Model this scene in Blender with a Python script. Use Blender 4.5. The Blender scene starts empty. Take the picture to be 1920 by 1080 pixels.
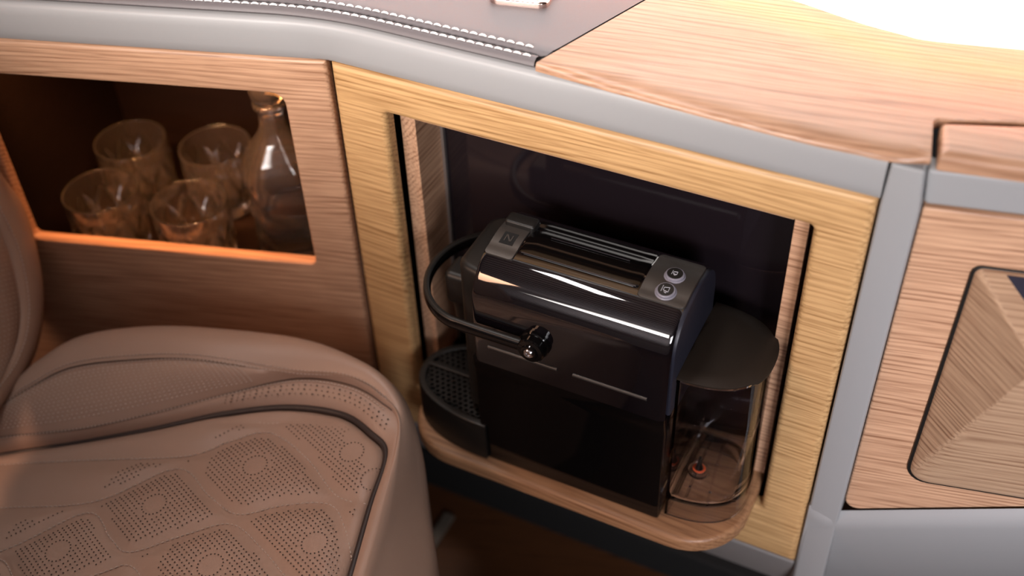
import bpy, bmesh, math, random
from mathutils import Vector, Matrix
from mathutils.geometry import tessellate_polygon
random.seed(7)
scene = bpy.context.scene
COL = scene.collection
V = Vector
# ------------------------------------------------------------------ camera
F = 2183.813
CAM = V((0.18701833, -0.59303864, 0.84477092))
RC = Matrix(((0.89686587, -0.27850046, 0.34361184),
             (0.44128384, 0.61611811, -0.65243164),
             (-0.03000297, 0.73677403, 0.67547306)))
cd = bpy.data.cameras.new('camera')
cam = bpy.data.objects.new('camera', cd)
COL.objects.link(cam)
cam.matrix_world = Matrix.Translation(CAM) @ RC.to_4x4()
cd.sensor_width = 36.0
cd.sensor_fit = 'HORIZONTAL'
cd.lens = F / 1920 * 36
cd.clip_start = 0.01
cd.dof.use_dof = True
cd.dof.focus_distance = -(RC.transposed() @ (V((-0.06, 0.01, 0.19)) - CAM)).z
cd.dof.aperture_fstop = 2.7
scene.camera = cam
# ------------------------------------------------------------------ world, light, exposure
scene.view_settings.view_transform = 'Standard'
scene.view_settings.look = 'None'
scene.view_settings.gamma = 1
scene.view_settings.exposure = 0.0
scene.view_settings.use_curve_mapping = False
w = bpy.data.worlds.new('world')
scene.world = w
w.use_nodes = True
w.node_tree.nodes['Background'].inputs[0].default_value = (0.95, 0.9, 0.92, 1)
w.node_tree.nodes['Background'].inputs[1].default_value = 0.012


def area(name, loc, target, size, power, color, spread=180):
    l = bpy.data.lights.new(name, 'AREA')
    l.shape = 'RECTANGLE'
    l.size, l.size_y = size
    l.energy = power
    l.color = color
    l.spread = math.radians(spread)
    o = bpy.data.objects.new(name, l)
    COL.objects.link(o)
    o.location = loc
    o.rotation_euler = (V(target) - V(loc)).to_track_quat('-Z', 'Y').to_euler()
    return o


def spot(name, loc, target, power, color, angle, blend, radius):
    l = bpy.data.lights.new(name, 'SPOT')
    l.energy = power
    l.color = color
    l.spot_size = math.radians(angle)
    l.spot_blend = blend
    l.shadow_soft_size = radius
    o = bpy.data.objects.new(name, l)
    COL.objects.link(o)
    o.location = loc
    o.rotation_euler = (V(target) - V(loc)).to_track_quat('-Z', 'Y').to_euler()
    return o


area('ceiling_lamp_light', (-0.36, 0.03, 1.24), (-0.25, 0.14, 0.3), (0.34, 0.12), 0.9, (1.0, 0.93, 0.9), 80)
area('opposite_window_light', (0.80, -0.95, 0.58), (0.30, 0.07, 0.14), (0.4, 0.35), 1.6, (0.97, 0.95, 1.0), 46)
area('upper_front_fill_light', (-0.26, -0.75, 0.66), (-0.27, 0.07, 0.68), (0.60, 0.14), 5.0, (1.0, 0.93, 0.88), 72)  # added lamp in mid-cabin, brightens the upper fronts more than the lower ones
area('cabin_ambient_light', (-0.75, -0.75, 0.75), (-0.30, -0.30, 0.05), (0.3, 0.3), 1.0, (1.0, 0.56, 0.35), 80)
area('wall_fill_light', (0.0, -1.15, 0.50), (0.0, -1.55, 1.0), (1.4, 0.1), 5.5, (1.0, 0.95, 0.98), 150)  # added uplight, brightens back wall and ceiling for the shell's reflections


# ------------------------------------------------------------------ geometry helpers
def ray(x, y):
    return RC @ V((x - 960, 540 - y, -F))


def onZ(x, y, z):
    d = ray(x, y)
    return CAM + d * ((z - CAM.z) / d.z)


def onY(x, y, Y):
    d = ray(x, y)
    return CAM + d * ((Y - CAM.y) / d.y)


def onP(x, y, p0, n):
    d = ray(x, y)
    return CAM + d * ((V(p0) - CAM).dot(n) / d.dot(n))


def empty(name, loc, label=None, cat=None, group=None):
    o = bpy.data.objects.new(name, None)
    o.empty_display_size = 0.02
    COL.objects.link(o)
    o.location = loc
    tag(o, label, cat, group)
    return o


def tag(o, label=None, cat=None, group=None, kind=None):
    if label: o['label'] = label
    if cat: o['category'] = cat
    if group: o['group'] = group
    if kind: o['kind'] = kind
    return o


def wloc(o):
    p = V((0, 0, 0))
    while o:
        p += o.location
        o = o.parent
    return p


def mk(name, verts, faces, mat, parent=None, smooth=None, bevel=0, seg=2, base=None, recalc=True):
    """one mesh object; verts in world coordinates"""
    off = wloc(parent) if parent else V((0, 0, 0))
    loc = V((0, 0, 0))
    if base is not None:
        loc = V(base) - off
    me = bpy.data.meshes.new(name)
    me.from_pydata([tuple(V(v) - off - loc) for v in verts], [], faces)
    if recalc:
        bm = bmesh.new()
        bm.from_mesh(me)
        bmesh.ops.recalc_face_normals(bm, faces=bm.faces)
        bm.to_mesh(me)
        bm.free()
    if smooth is not None:
        me.shade_smooth()
        me.set_sharp_from_angle(angle=math.radians(smooth))
    me.materials.append(mat)
    o = bpy.data.objects.new(name, me)
    COL.objects.link(o)
    o.location = loc
    if parent: o.parent = parent
    if bevel:
        m = o.modifiers.new('bevel', 'BEVEL')
        m.width = bevel
        m.segments = seg
        m.limit_method = 'ANGLE'
        m.angle_limit = math.radians(35)
        if smooth is None:
            me.shade_smooth()
            m.harden_normals = True
            me.set_sharp_from_angle(angle=math.radians(50))
    return o


def strip_rings(rings, close=True, cap0=False, cap1=False):
    """rings of equal vertex count -> verts, faces"""
    n = len(rings[0])
    vs = [p for r in rings for p in r]
    fs = []
    for i in range(len(rings) - 1):
        for j in range(n if close else n - 1):
            k = (j + 1) % n
            fs.append((i * n + j, i * n + k, (i + 1) * n + k, (i + 1) * n + j))
    if cap0: fs.append(tuple(range(n))[::-1])
    if cap1: fs.append(tuple(range((len(rings) - 1) * n, len(rings) * n)))
    return vs, fs


def merge(parts):
    vs, fs = [], []
    for v, f in parts:
        b = len(vs)
        vs += v
        fs += [tuple(i + b for i in q) for q in f]
    return vs, fs


def boxvf(x0, x1, y0, y1, z0, z1):
    v = [V((x, y, z)) for z in (z0, z1) for y in (y0, y1) for x in (x0, x1)]
    return v, [(0, 2, 3, 1), (4, 5, 7, 6), (0, 1, 5, 4), (2, 6, 7, 3), (0, 4, 6, 2), (1, 3, 7, 5)]


def box(name, x0, x1, y0, y1, z0, z1, mat, parent=None, bevel=0, seg=2):
    v, f = boxvf(x0, x1, y0, y1, z0, z1)
    return mk(name, v, f, mat, parent, bevel=bevel, seg=seg)


class Loop(list):
    src = None


def rpoly(pts, rad, n=6):
    """2-D polygon with rounded corners (made ccw); rad number or list"""
    pts = [V(p) for p in pts]
    m = len(pts)
    rad = list(rad) if isinstance(rad, (list, tuple)) else [rad] * m
    if sum(pts[i - 1].x * pts[i].y - pts[i].x * pts[i - 1].y for i in range(m)) < 0:
        pts = pts[::-1]; rad = rad[::-1]
    out = Loop()
    out.src = (pts, rad, n)
    for i in range(m):
        r = rad[i] if isinstance(rad, (list, tuple)) else rad
        p = V(pts[i]); a = V(pts[i - 1]) - p; b = V(pts[(i + 1) % m]) - p
        a.normalize(); b.normalize()
        r = max(r, 5e-5)
        ang = a.angle(b)
        t = r / math.tan(ang / 2)
        c = p + (a + b).normalized() * (r / math.sin(ang / 2))
        s = p + a * t - c
        e = p + b * t - c
        a0 = math.atan2(s.y, s.x); a1 = math.atan2(e.y, e.x)
        d = (a1 - a0 + math.pi) % (2 * math.pi) - math.pi
        for k in range(n + 1):
            q = a0 + d * k / n
            out.append(c + V((math.cos(q), math.sin(q))) * r)
    return out


def inset2(pts, d):
    """offset closed 2-D loop by d along inward normals (ccw loop)"""
    if getattr(pts, 'src', None):
        q, rad, k = pts.src
        return rpoly(inset2(list(q), d), [max(r - d, 1e-4) for r in rad], k)
    n = len(pts)
    out = []
    for i in range(n):
        p = pts[i]
        j = i - 1
        while (pts[j] - p).length < 1e-7: j -= 1
        k = (i + 1) % n
        while (pts[k] - p).length < 1e-7: k = (k + 1) % n
        a = (p - pts[j]).normalized(); b = (pts[k] - p).normalized()
        na = V((-a.y, a.x)); nb = V((-b.y, b.x))
        m = na + nb
        l = m.length
        if l < 1e-6: out.append(p.copy()); continue
        m /= l
        out.append(p + m * (d / max(0.3, m.dot(na))))
    return out


def ccw(p):
    if getattr(p, 'src', None): return p
    a = sum(p[i - 1].x * p[i].y - p[i].x * p[i - 1].y for i in range(len(p)))
    return p if a > 0 else p[::-1]


class Plane:
    """vertical cabinet face: s along, z up, d outwards to the cabin"""
    def __init__(self, o, ang):
        self.o = V(o)
        self.t = math.radians(ang)
        self.a = V((math.cos(self.t), math.sin(self.t), 0))
        self.n = V((math.sin(self.t), -math.cos(self.t), 0))

    def __call__(self, s, z, d=0.0):
        return V((self.o.x, self.o.y, 0)) + self.a * s + self.n * d + V((0, 0, z))

    def px(self, x, y, d=0.0):
        p = onP(x, y, self.o + self.n * d, self.n)
        return V(((p - self.o).dot(self.a), p.z))


def quarter(r, n=4):
    """(inset, depth) steps of a rounded edge from side to face"""
    return [(r * (1 - math.cos(q)), r * (1 - math.sin(q)))
            for q in [math.pi / 2 * k / n for k in range(n + 1)]]


def slabvf(outline, th, r, m3, n=4):
    """slab with rounded front edge; front face at d=0; m3(s,z,d) -> world"""
    o = ccw(outline)
    rings = [[m3(p.x, p.y, -th) for p in o]]
    for ins, dep in quarter(r, n):
        rings.append([m3(p.x, p.y, -dep) for p in inset2(o, ins)])
    return strip_rings(rings, True, True, True)


def framevf(outer, inner, th, ro, ri, m3, n=4):
    o = ccw(outer); i_ = ccw(inner)
    rings = [[m3(p.x, p.y, -th) for p in o]]
    for ins, dep in quarter(ro, n):
        rings.append([m3(p.x, p.y, -dep) for p in inset2(o, ins)])
    for ins, dep in quarter(ri, n)[::-1]:
        rings.append([m3(p.x, p.y, -dep) for p in inset2(i_, -ins)])
    rings.append([m3(p.x, p.y, -th) for p in i_])
    rings.append(rings[0])
    vs, fs = strip_rings(rings, True)
    nn = len(o)
    L = (len(rings) - 1) * nn
    fs = [tuple(q - L if q >= L else q for q in f) for f in fs]
    return vs[:L], fs


def cr(pts, n):
    """Catmull-Rom through control points, n samples per span"""
    out = []
    P = [pts[0] * 2 - pts[1]] + list(pts) + [pts[-1] * 2 - pts[-2]]
    for i in range(1, len(P) - 2):
        for k in range(n):
            t = k / n
            a, b, c, d = P[i - 1], P[i], P[i + 1], P[i + 2]
            out.append(0.5 * ((2 * b) + (c - a) * t + (2 * a - 5 * b + 4 * c - d) * t * t + (3 * b - a - 3 * c + d) * t ** 3))
    out.append(pts[-1].copy())
    return out


def resample(pts, step):
    L = [0]
    for a, b in zip(pts, pts[1:]): L.append(L[-1] + (b - a).length)
    n = max(2, int(L[-1] / step) + 1)
    out = []
    j = 0
    for k in range(n):
        s = L[-1] * k / (n - 1)
        while j < len(L) - 2 and L[j + 1] < s: j += 1
        t = (s - L[j]) / max(1e-9, L[j + 1] - L[j])
        out.append(pts[j].lerp(pts[j + 1], t))
    return out


def tubevf(pts, r, seg=8, up=V((0, 0, 1)), flat=1.0, closed=False, cap=True):
    rings = []
    n = len(pts)
    for i in range(n):
        if closed: t = pts[(i + 1) % n] - pts[i - 1]
        else: t = pts[min(i + 1, n - 1)] - pts[max(i - 1, 0)]
        t.normalize()
        s = t.cross(up)
        if s.length < 1e-4: s = t.cross(V((1, 0, 0)))
        s.normalize()
        u = s.cross(t)
        rr = r[i] if isinstance(r, (list, tuple)) else r
        rings.append([pts[i] + (s * math.cos(q) * rr + u * math.sin(q) * rr * flat)
                      for q in [2 * math.pi * k / seg for k in range(seg)]])
    if closed: rings.append(rings[0])
    return strip_rings(rings, True, cap and not closed, cap and not closed)


def dashes(pts, ln, gap, r, up, lift=0.0):
    """stitch thread: short rounded pieces along a polyline"""
    pts = resample(pts, 0.0006)
    step = (pts[1] - pts[0]).length
    a = max(2, int(ln / step)); g = max(1, int(gap / step))
    parts = []
    i = 0
    while i + a < len(pts):
        p, q = pts[i], pts[i + a]
        m = (p + q) / 2 + up * (r * 0.5)
        d = (q - p) * 0.2
        parts.append(tubevf([p + up * (lift - r * .4), m - d + up * lift, m + d + up * lift, q + up * (lift - r * .4)],
                            [r * .6, r, r, r * .6], 5, up))
        i += a + g
    return merge(parts)


def lathevf(prof, c, seg=32, fn=None, axis='z', closed=True):
    rings = []
    for r, h in prof:
        ring = []
        for k in range(seg):
            q = 2 * math.pi * k / seg
            rr = r + (fn(r, h, q) if fn else 0)
            if axis == 'z': ring.append(V(c) + V((rr * math.cos(q), rr * math.sin(q), h)))
            elif axis == 'y': ring.append(V(c) + V((rr * math.cos(q), h, rr * math.sin(q))))
        rings.append(ring)
    return strip_rings(rings, True, closed, closed)


# ------------------------------------------------------------------ materials
def new_mat(name):
    m = bpy.data.materials.new(name)
    m.use_nodes = True
    nt = m.node_tree
    return m, nt, nt.nodes['Principled BSDF']


def N(nt, t, **kw):
    n = nt.nodes.new(t)
    for k, v in kw.items(): setattr(n, k, v)
    return n


def plain(name, col, rough=0.5, metal=0, spec=0.5, coat=0, bump=0, bscale=800, var=0.0, sheen=0):
    m, nt, b = new_mat(name)
    b.inputs['Base Color'].default_value = (*col, 1)
    b.inputs['Roughness'].default_value = rough
    b.inputs['Metallic'].default_value = metal
    b.inputs['Specular IOR Level'].default_value = spec
    b.inputs['Coat Weight'].default_value = coat
    b.inputs['Coat Roughness'].default_value = 0.03
    b.inputs['Sheen Weight'].default_value = sheen
    tc = N(nt, 'ShaderNodeTexCoord')
    nz = N(nt, 'ShaderNodeTexNoise')
    nz.inputs['Scale'].default_value = bscale
    nz.inputs['Detail'].default_value = 3
    nt.links.new(tc.outputs['Object'], nz.inputs['Vector'])
    if bump:
        bp = N(nt, 'ShaderNodeBump')
        bp.inputs['Strength'].default_value = bump
        bp.inputs['Distance'].default_value = 0.001
        nt.links.new(nz.outputs['Fac'], bp.inputs['Height'])
        nt.links.new(bp.outputs['Normal'], b.inputs['Normal'])
    if var:
        mx = N(nt, 'ShaderNodeMix', data_type='RGBA')
        mx.inputs[6].default_value = (*[c * (1 - var) for c in col], 1)
        mx.inputs[7].default_value = (*[min(1, c * (1 + var)) for c in col], 1)
        n2 = N(nt, 'ShaderNodeTexNoise')
        n2.inputs['Scale'].default_value = 14
        nt.links.new(tc.outputs['Object'], n2.inputs['Vector'])
        nt.links.new(n2.outputs['Fac'], mx.inputs[0])
        nt.links.new(mx.outputs[2], b.inputs['Base Color'])
    return m


def wood(name, light, dark, rotz=0, axis='x', ring=30, across=13, rough=0.42, contrast=1.25, coat=0.0, tilt=0):
    m, nt, b = new_mat(name)
    L = nt.links.new
    tc = N(nt, 'ShaderNodeTexCoord')
    rot = N(nt, 'ShaderNodeMapping', vector_type='TEXTURE')
    e = [0, tilt, math.radians(rotz)]
    if axis == 'y': e[2] += math.pi / 2
    if axis == 'z': e[1] += math.pi / 2
    rot.inputs['Rotation'].default_value = e
    L(tc.outputs['Object'], rot.inputs['Vector'])

    def noise(sc, scale=1.0, det=2, dist=0):
        mp = N(nt, 'ShaderNodeMapping')
        mp.inputs['Scale'].default_value = sc
        L(rot.outputs[0], mp.inputs['Vector'])
        nz = N(nt, 'ShaderNodeTexNoise')
        nz.inputs['Scale'].default_value = scale
        nz.inputs['Detail'].default_value = det
        nz.inputs['Distortion'].default_value = dist
        L(mp.outputs[0], nz.inputs['Vector'])
        return nz.outputs['Fac']

    def math_(op, a, bb, c=None):
        n = N(nt, 'ShaderNodeMath', operation=op)
        for i, x in enumerate((a, bb, c)):
            if x is None: continue
            if isinstance(x, (int, float)): n.inputs[i].default_value = x
            else: L(x, n.inputs[i])
        return n.outputs[0]

    n1 = noise((1.0, across * 0.7, across * 0.7), 1, 2, 0.1)
    wob = noise((5, 60, 60), 1, 2)
    sep = N(nt, 'ShaderNodeSeparateXYZ')
    L(rot.outputs[0], sep.inputs[0])
    lin = math_('MULTIPLY', math_('MULTIPLY_ADD', sep.outputs[1], 0.8, sep.outputs[2]), 190.0)
    r0 = math_('ADD', lin, math_('MULTIPLY_ADD', n1, ring * 0.5, math_('MULTIPLY', wob, 1.3)))
    rg = math_('MULTIPLY', math_('PINGPONG', r0, 0.5), 2.0)
    rg = math_('POWER', rg, 2.6)
    fine = noise((14, 420, 420), 1, 3)
    pore = noise((30, 900, 900), 1, 2)
    broad = noise((1.5, 5, 5), 1, 1)
    cr1 = N(nt, 'ShaderNodeMapRange')
    cr1.inputs[1].default_value = 0.42; cr1.inputs[2].default_value = 0.72
    L(fine, cr1.inputs[0])
    cr2 = N(nt, 'ShaderNodeMapRange')
    cr2.inputs[1].default_value = 0.56; cr2.inputs[2].default_value = 0.72
    L(pore, cr2.inputs[0])
    mod = noise((7, 70, 70), 1, 2)
    rg = math_('MULTIPLY', rg, math_('MULTIPLY', math_('MAXIMUM', math_('SUBTRACT', mod, 0.25), 0.0), 2.6))
    f = math_('ADD', math_('MULTIPLY', rg, 0.62 * contrast), math_('MULTIPLY', cr1.outputs[0], 0.45 * contrast))
    f = math_('ADD', f, math_('MULTIPLY', cr2.outputs[0], 0.22 * contrast))
    f = math_('ADD', f, math_('MULTIPLY', math_('SUBTRACT', broad, 0.5), 0.5))
    mx = N(nt, 'ShaderNodeMix', data_type='RGBA')
    mx.clamp_factor = True
    mx.inputs[6].default_value = (*light, 1)
    mx.inputs[7].default_value = (*dark, 1)
    L(f, mx.inputs[0])
    L(mx.outputs[2], b.inputs['Base Color'])
    b.inputs['Roughness'].default_value = rough
    b.inputs['Coat Weight'].default_value = coat
    b.inputs['Coat Roughness'].default_value = 0.14
    bp = N(nt, 'ShaderNodeBump')
    bp.inputs['Strength'].default_value = 0.25
    bp.inputs['Distance'].default_value = 0.0006
    bp.invert = True
    L(f, bp.inputs['Height'])
    L(bp.outputs['Normal'], b.inputs['Normal'])
    return m


def glass(name, col=(1, 1, 1), ior=1.5, rough=0.0, haze=0.0):
    m, nt, b = new_mat(name)
    b.inputs['Base Color'].default_value = (*col, 1)
    b.inputs['Transmission Weight'].default_value = 1
    b.inputs['IOR'].default_value = ior
    b.inputs['Roughness'].default_value = rough
    if haze:
        d = N(nt, 'ShaderNodeBsdfDiffuse')
        d.inputs[0].default_value = (0.95, 0.93, 0.92, 1)
        mx = N(nt, 'ShaderNodeMixShader')
        mx.inputs[0].default_value = haze
        out = nt.nodes['Material Output']
        nt.links.new(b.outputs[0], mx.inputs[1])
        nt.links.new(d.outputs[0], mx.inputs[2])
        nt.links.new(mx.outputs[0], out.inputs[0])
    return m


def emit(name, col, s):
    m, nt, b = new_mat(name)
    b.inputs['Base Color'].default_value = (*col, 1)
    b.inputs['Emission Color'].default_value = (*col, 1)
    b.inputs['Emission Strength'].default_value = s
    return m


LT = 16.5
RT = 12.6
PINK_L, PINK_D = (0.60, 0.36, 0.225), (0.26, 0.125, 0.068)
OAK_L, OAK_D = (0.62, 0.38, 0.175), (0.28, 0.14, 0.05)
M = dict(
    oak=wood('yellow_oak', OAK_L, OAK_D, 0),
    oakleft=wood('pink_oak_left', PINK_L, PINK_D, LT),
    oakright=wood('pink_oak_right', PINK_L, PINK_D, RT),
    oakbox=wood('pink_oak_box_edge', PINK_L, PINK_D, 0),
    oakside=wood('pink_oak_box_side', PINK_L, PINK_D, 0, 'y'),
    oaktop=wood('pink_oak_top', (0.48, 0.275, 0.17), (0.26, 0.13, 0.072), 8, 'x', 26, 9, rough=0.32),
    oakhandle=wood('pink_oak_handle', (0.50, 0.33, 0.21), (0.24, 0.13, 0.075), RT, 'x', 26, 13),
    walnut=wood('brown_tray_oak', (0.40, 0.21, 0.105), (0.19, 0.085, 0.04), 0),
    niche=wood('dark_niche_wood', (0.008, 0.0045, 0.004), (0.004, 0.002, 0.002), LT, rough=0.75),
    floor=wood('brown_floor_wood', (0.12, 0.045, 0.016), (0.05, 0.018, 0.007), 20, 'x', 10, 8),
    grey=plain('grey_leatherette', (0.30, 0.30, 0.305), 0.42, bump=0.06, bscale=1500),
    greybase=plain('shaded_grey_lacquer', (0.22, 0.205, 0.20), 0.4, bump=0.04, bscale=1500),  # plinth grey made darker for the shade below the tray
    pad=plain('charcoal_leather', (0.115, 0.10, 0.105), 0.5, bump=0.12, bscale=1800),
    thread=plain('white_thread', (0.8, 0.78, 0.76), 0.6, bump=0.1),
    darkthread=plain('dark_thread', (0.03, 0.03, 0.032), 0.6, bump=0.1),
    leather=plain('beige_leather', (0.39, 0.262, 0.20), 0.45, bump=0.10, bscale=1600, var=0.04),
    leatherthread=plain('beige_thread', (0.50, 0.40, 0.34), 0.6, bump=0.1),
    seam=plain('brown_seam_shade', (0.12, 0.08, 0.062), 0.7),  # shade inside the bolster seams, put in as a dark colour
    hole=plain('perforation_dark', (0.05, 0.033, 0.026), 0.8),
    piping=plain('dark_piping', (0.035, 0.024, 0.022), 0.4),
    black=plain('gloss_black_plastic', (0.003, 0.0025, 0.0025), 0.06, spec=0.4),
    shell=plain('gloss_black_shell', (0.004, 0.003, 0.004), 0.05, spec=0.9, coat=0.9),
    matte=plain('matte_black_plastic', (0.008, 0.007, 0.006), 0.42, bump=0.05, bscale=3000),
    void=plain('black_recess', (0.004, 0.004, 0.004), 0.9),
    navy=plain('dark_navy_plastic', (0.016, 0.017, 0.028), 0.4, bump=0.05, bscale=3000),
    lid=plain('brown_black_lid', (0.020, 0.014, 0.010), 0.5, spec=0.2, bump=0.05, bscale=3000),
    satin=plain('satin_gunmetal', (0.085, 0.075, 0.068), 0.42, metal=0.7, bump=0.12, bscale=4000),
    chrome=plain('chrome', (0.75, 0.74, 0.76), 0.12, metal=1),
    rose=plain('rose_chrome', (0.82, 0.62, 0.55), 0.15, metal=1),
    icon=plain('grey_icon_print', (0.40, 0.40, 0.44), 0.5),
    ring=plain('grey_button_ring', (0.22, 0.21, 0.25), 0.35),
    backgloss=plain('gloss_black_back', (0.010, 0.007, 0.009), 0.08, spec=0.5, coat=0.3),
    alu=plain('brushed_aluminium', (0.45, 0.42, 0.41), 0.35, metal=0.8),
    orange=plain('orange_seal', (0.75, 0.10, 0.02), 0.4),
    tank=glass('clear_tank_plastic', (0.97, 0.95, 0.97), 1.3),
    crystal=glass('crystal_glass', (1.0, 0.97, 0.95), 1.5, haze=0.011),
    window=emit('daylight_pane', (1, 1, 1), 1.5),
    led=emit('amber_led', (1.0, 0.36, 0.09), 6.0),
    sunglow=emit('orange_sun_glow', (1.0, 0.26, 0.075), 22.0),  # glow standing in for sunlight along the window edge
    ceiling=plain('headliner', (0.62, 0.57, 0.57), 0.8, bump=0.1),
    slat=plain('dark_headliner_groove', (0.03, 0.027, 0.028), 0.7),
    goldtrim=plain('worn_sill_metal', (0.30, 0.25, 0.20), 0.4, metal=0.5),
    navyfab=plain('navy_inset', (0.018, 0.018, 0.035), 0.55, bump=0.1),
)

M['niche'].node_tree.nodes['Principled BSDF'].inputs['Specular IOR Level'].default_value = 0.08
# ------------------------------------------------------------------ cabinet planes
PC = Plane((0, 0.07, 0), 0)
PL = Plane((-0.323, 0.07, 0), LT)
PR = Plane((0.150, 0.076, 0), RT)
ZT = 0.347            # top of the wooden fronts
ZB = 0.384            # top of the grey band
ZW = 0.392            # worktop level

# ------------------------------------------------------------------ setting
FZ = -0.30
fl = box('floor', -1.6, 1.6, -1.6, 0.45, FZ - 0.03, FZ, M['floor'])
tag(fl, 'brown wooden floor under the grey plinth', 'floor', kind='structure')
t1 = box('trim_1', -0.291, -0.277, -1.2, 0.118, FZ, FZ + 0.006, M['goldtrim'], bevel=0.0015)
tag(t1, 'narrow worn metal strip on the floor beside the seat base', 'trim', kind='structure')
ce = box('ceiling', -1.6, 1.6, -1.6, 0.5, 1.30, 1.34, M['ceiling'])
tag(ce, 'grooved grey headliner above the cabin', 'ceiling', kind='structure')
for k in range(12):
    y = -1.25 + k * 0.125
    box('groove_strip', -1.6, 1.6, y, y + 0.03, 1.294, 1.3005, M['slat'], ce)

wb = box('wall_back', -1.6, 1.6, -1.62, -1.56, FZ, 1.30, M['ceiling'])
tag(wb, 'pale slatted wall lining on the far side of the cabin', 'wall', kind='structure')
for k in range(11):
    z = 0.25 + k * 0.095
    box('groove_strip', -1.6, 1.6, -1.5605, -1.555, z, z + 0.02, M['slat'], wb)

# window pane behind the worktop: follows the far edge of the wood
edge_px = [(1190, -95), (1330, -45), (1480, 0), (1610, 44), (1690, 66), (1730, 76), (1800, 84), (1920, 95), (2060, 108)]
far = [onZ(x, y, ZW) for x, y in edge_px]
far = [PL(-0.62, ZW, -0.186), PL(-0.40, ZW, -0.186), PL(-0.20, ZW, -0.186), V((-0.24, 0.254, ZW))] + far + [V((0.55, far[-1].y + 0.09, ZW))]
farc = cr(far, 5)
we = empty('window_1', (0.1, 0.25, ZW), 'blown-out white window behind the wooden worktop', 'window')
we['kind'] = 'structure'
vs, fs = strip_rings([[p + V((0, 0.006, -0.02)) for p in farc], [p + V((0, 0.03, 0.3)) for p in farc]], False)
mk('window_pane', vs, fs, M['window'], we, smooth=60)
vs, fs = tubevf([p + V((0, 0.006, -0.012)) for p in farc], 0.004, 6)
mk('window_seal', vs, fs, M['matte'], we, smooth=60)
vs, fs = tubevf([p + V((0, 0.004, 0.022)) for p in farc], 0.0025, 6)
mk('sun_glow_tube', vs, fs, M['sunglow'], we, smooth=60)  # added glowing tube in place of sun falling through the window
# ------------------------------------------------------------------ left unit: glass cabinet
gc = empty('glass_cabinet', PL(-0.25, FZ), 'pink oak cabinet with an open lit niche holding tumblers and decanter', 'cabinet')
S0, S1 = -0.332, -0.043     # niche opening along s
OZ0, OZ1 = 0.1225, 0.312
outer = rpoly([(-0.62, -0.155), (-0.0012, -0.155), (-0.0012, ZT), (-0.62, ZT)], [0.002] * 4)
inner = rpoly([(S0, OZ0), (S1, OZ0), (S1, OZ1), (S0, OZ1)], [0.006, 0.006, 0.012, 0.012])
vs, fs = framevf(outer, inner, 0.0115, 0.004, 0.0022, PL)
mk('front_panel', vs, fs, M['oakleft'], gc, smooth=40)


def pbox(name, P, s0, s1, d0, d1, z0, z1, mat, parent, bevel=0):
    v, f = boxvf(s0, s1, d0, d1, z0, z1)
    return mk(name, [P(p.x, p.z, -p.y) for p in v], f, mat, parent, bevel=bevel)


ND = 0.235
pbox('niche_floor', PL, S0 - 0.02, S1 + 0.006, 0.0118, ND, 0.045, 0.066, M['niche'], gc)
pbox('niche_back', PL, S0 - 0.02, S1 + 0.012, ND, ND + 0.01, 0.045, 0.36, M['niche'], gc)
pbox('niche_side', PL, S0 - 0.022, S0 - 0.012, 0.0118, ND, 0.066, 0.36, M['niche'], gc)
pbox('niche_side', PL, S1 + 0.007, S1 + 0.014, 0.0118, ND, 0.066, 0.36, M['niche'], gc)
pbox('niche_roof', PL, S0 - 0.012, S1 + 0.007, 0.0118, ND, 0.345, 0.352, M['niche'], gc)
pbox('led_strip', PL, S0 + 0.01, S1 - 0.004, 0.022, 0.028, 0.336, 0.343, M['led'], gc)

nl = area('niche_led_light', PL((S0 + S1) / 2, 0.332, -0.030), PL((S0 + S1) / 2, 0.0, -0.042), (0.27, 0.006), 1.1, (1.0, 0.38, 0.12), 90)
nl.rotation_euler = (Matrix.Rotation(math.radians(LT), 3, 'Z') @ Matrix.Rotation(math.radians(24), 3, 'X')).to_euler()
# ------------------------------------------------------------------ middle unit: coffee cabinet
cc = empty('coffee_cabinet', (-0.1, 0.07, FZ), 'yellow oak framed cabinet around the coffee machine niche', 'cabinet')
X0, X1 = -0.322, 0.1215
outer = rpoly([(X0, -0.082), (X1, -0.082), (X1, ZT), (X0, ZT)], [0.001, 0.002, 0.003, 0.001])
IX0, IX1, IZ0, IZ1 = -0.2735, 0.082, -0.019, 0.309
inner = rpoly([(IX0, IZ0), (IX1, IZ0), (IX1, IZ1), (IX0, IZ1)], [0.004, 0.004, 0.004, 0.003])
vs, fs = framevf(outer, inner, 0.013, 0.007, 0.006, PC, 5)
mk('front_frame', vs, fs, M['oak'], cc, smooth=40)
BY = 0.0925     # front of the inner box
BB = 0.134      # back panel
box('side_board', -0.2740, -0.2595, BY, BB + 0.02, 0.0006, 0.33, M['oakside'], cc, bevel=0.001)
box('side_board', 0.0645, 0.0762, BY, BB + 0.02, 0.0006, 0.33, M['oakbox'], cc, bevel=0.001)
box('top_board', -0.2593, 0.0643, BY, BB + 0.02, 0.293, 0.312, M['oakbox'], cc, bevel=0.001)
box('back_panel', -0.2593, 0.0643, BB + 0.001, BB + 0.008, 0.0006, 0.2925, M['backgloss'], cc)
box('back_trim', -0.2593, -0.2565, BB - 0.003, BB + 0.0005, 0.0006, 0.2925, M['alu'], cc)
# dark carcass behind the frame: the open slot beside the inner box
vs, fs = merge([boxvf(-0.31, -0.306, 0.087, 0.18, -0.1, 0.34), boxvf(0.112, 0.116, 0.087, 0.18, -0.1, 0.34),
                boxvf(-0.306, 0.112, 0.18, 0.184, -0.1, 0.34), boxvf(-0.306, 0.112, 0.087, 0.18, -0.104, -0.1),
                boxvf(-0.306, 0.112, 0.087, 0.18, 0.34, 0.344)])
mk('carcass', vs, fs, M['void'], cc)
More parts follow.
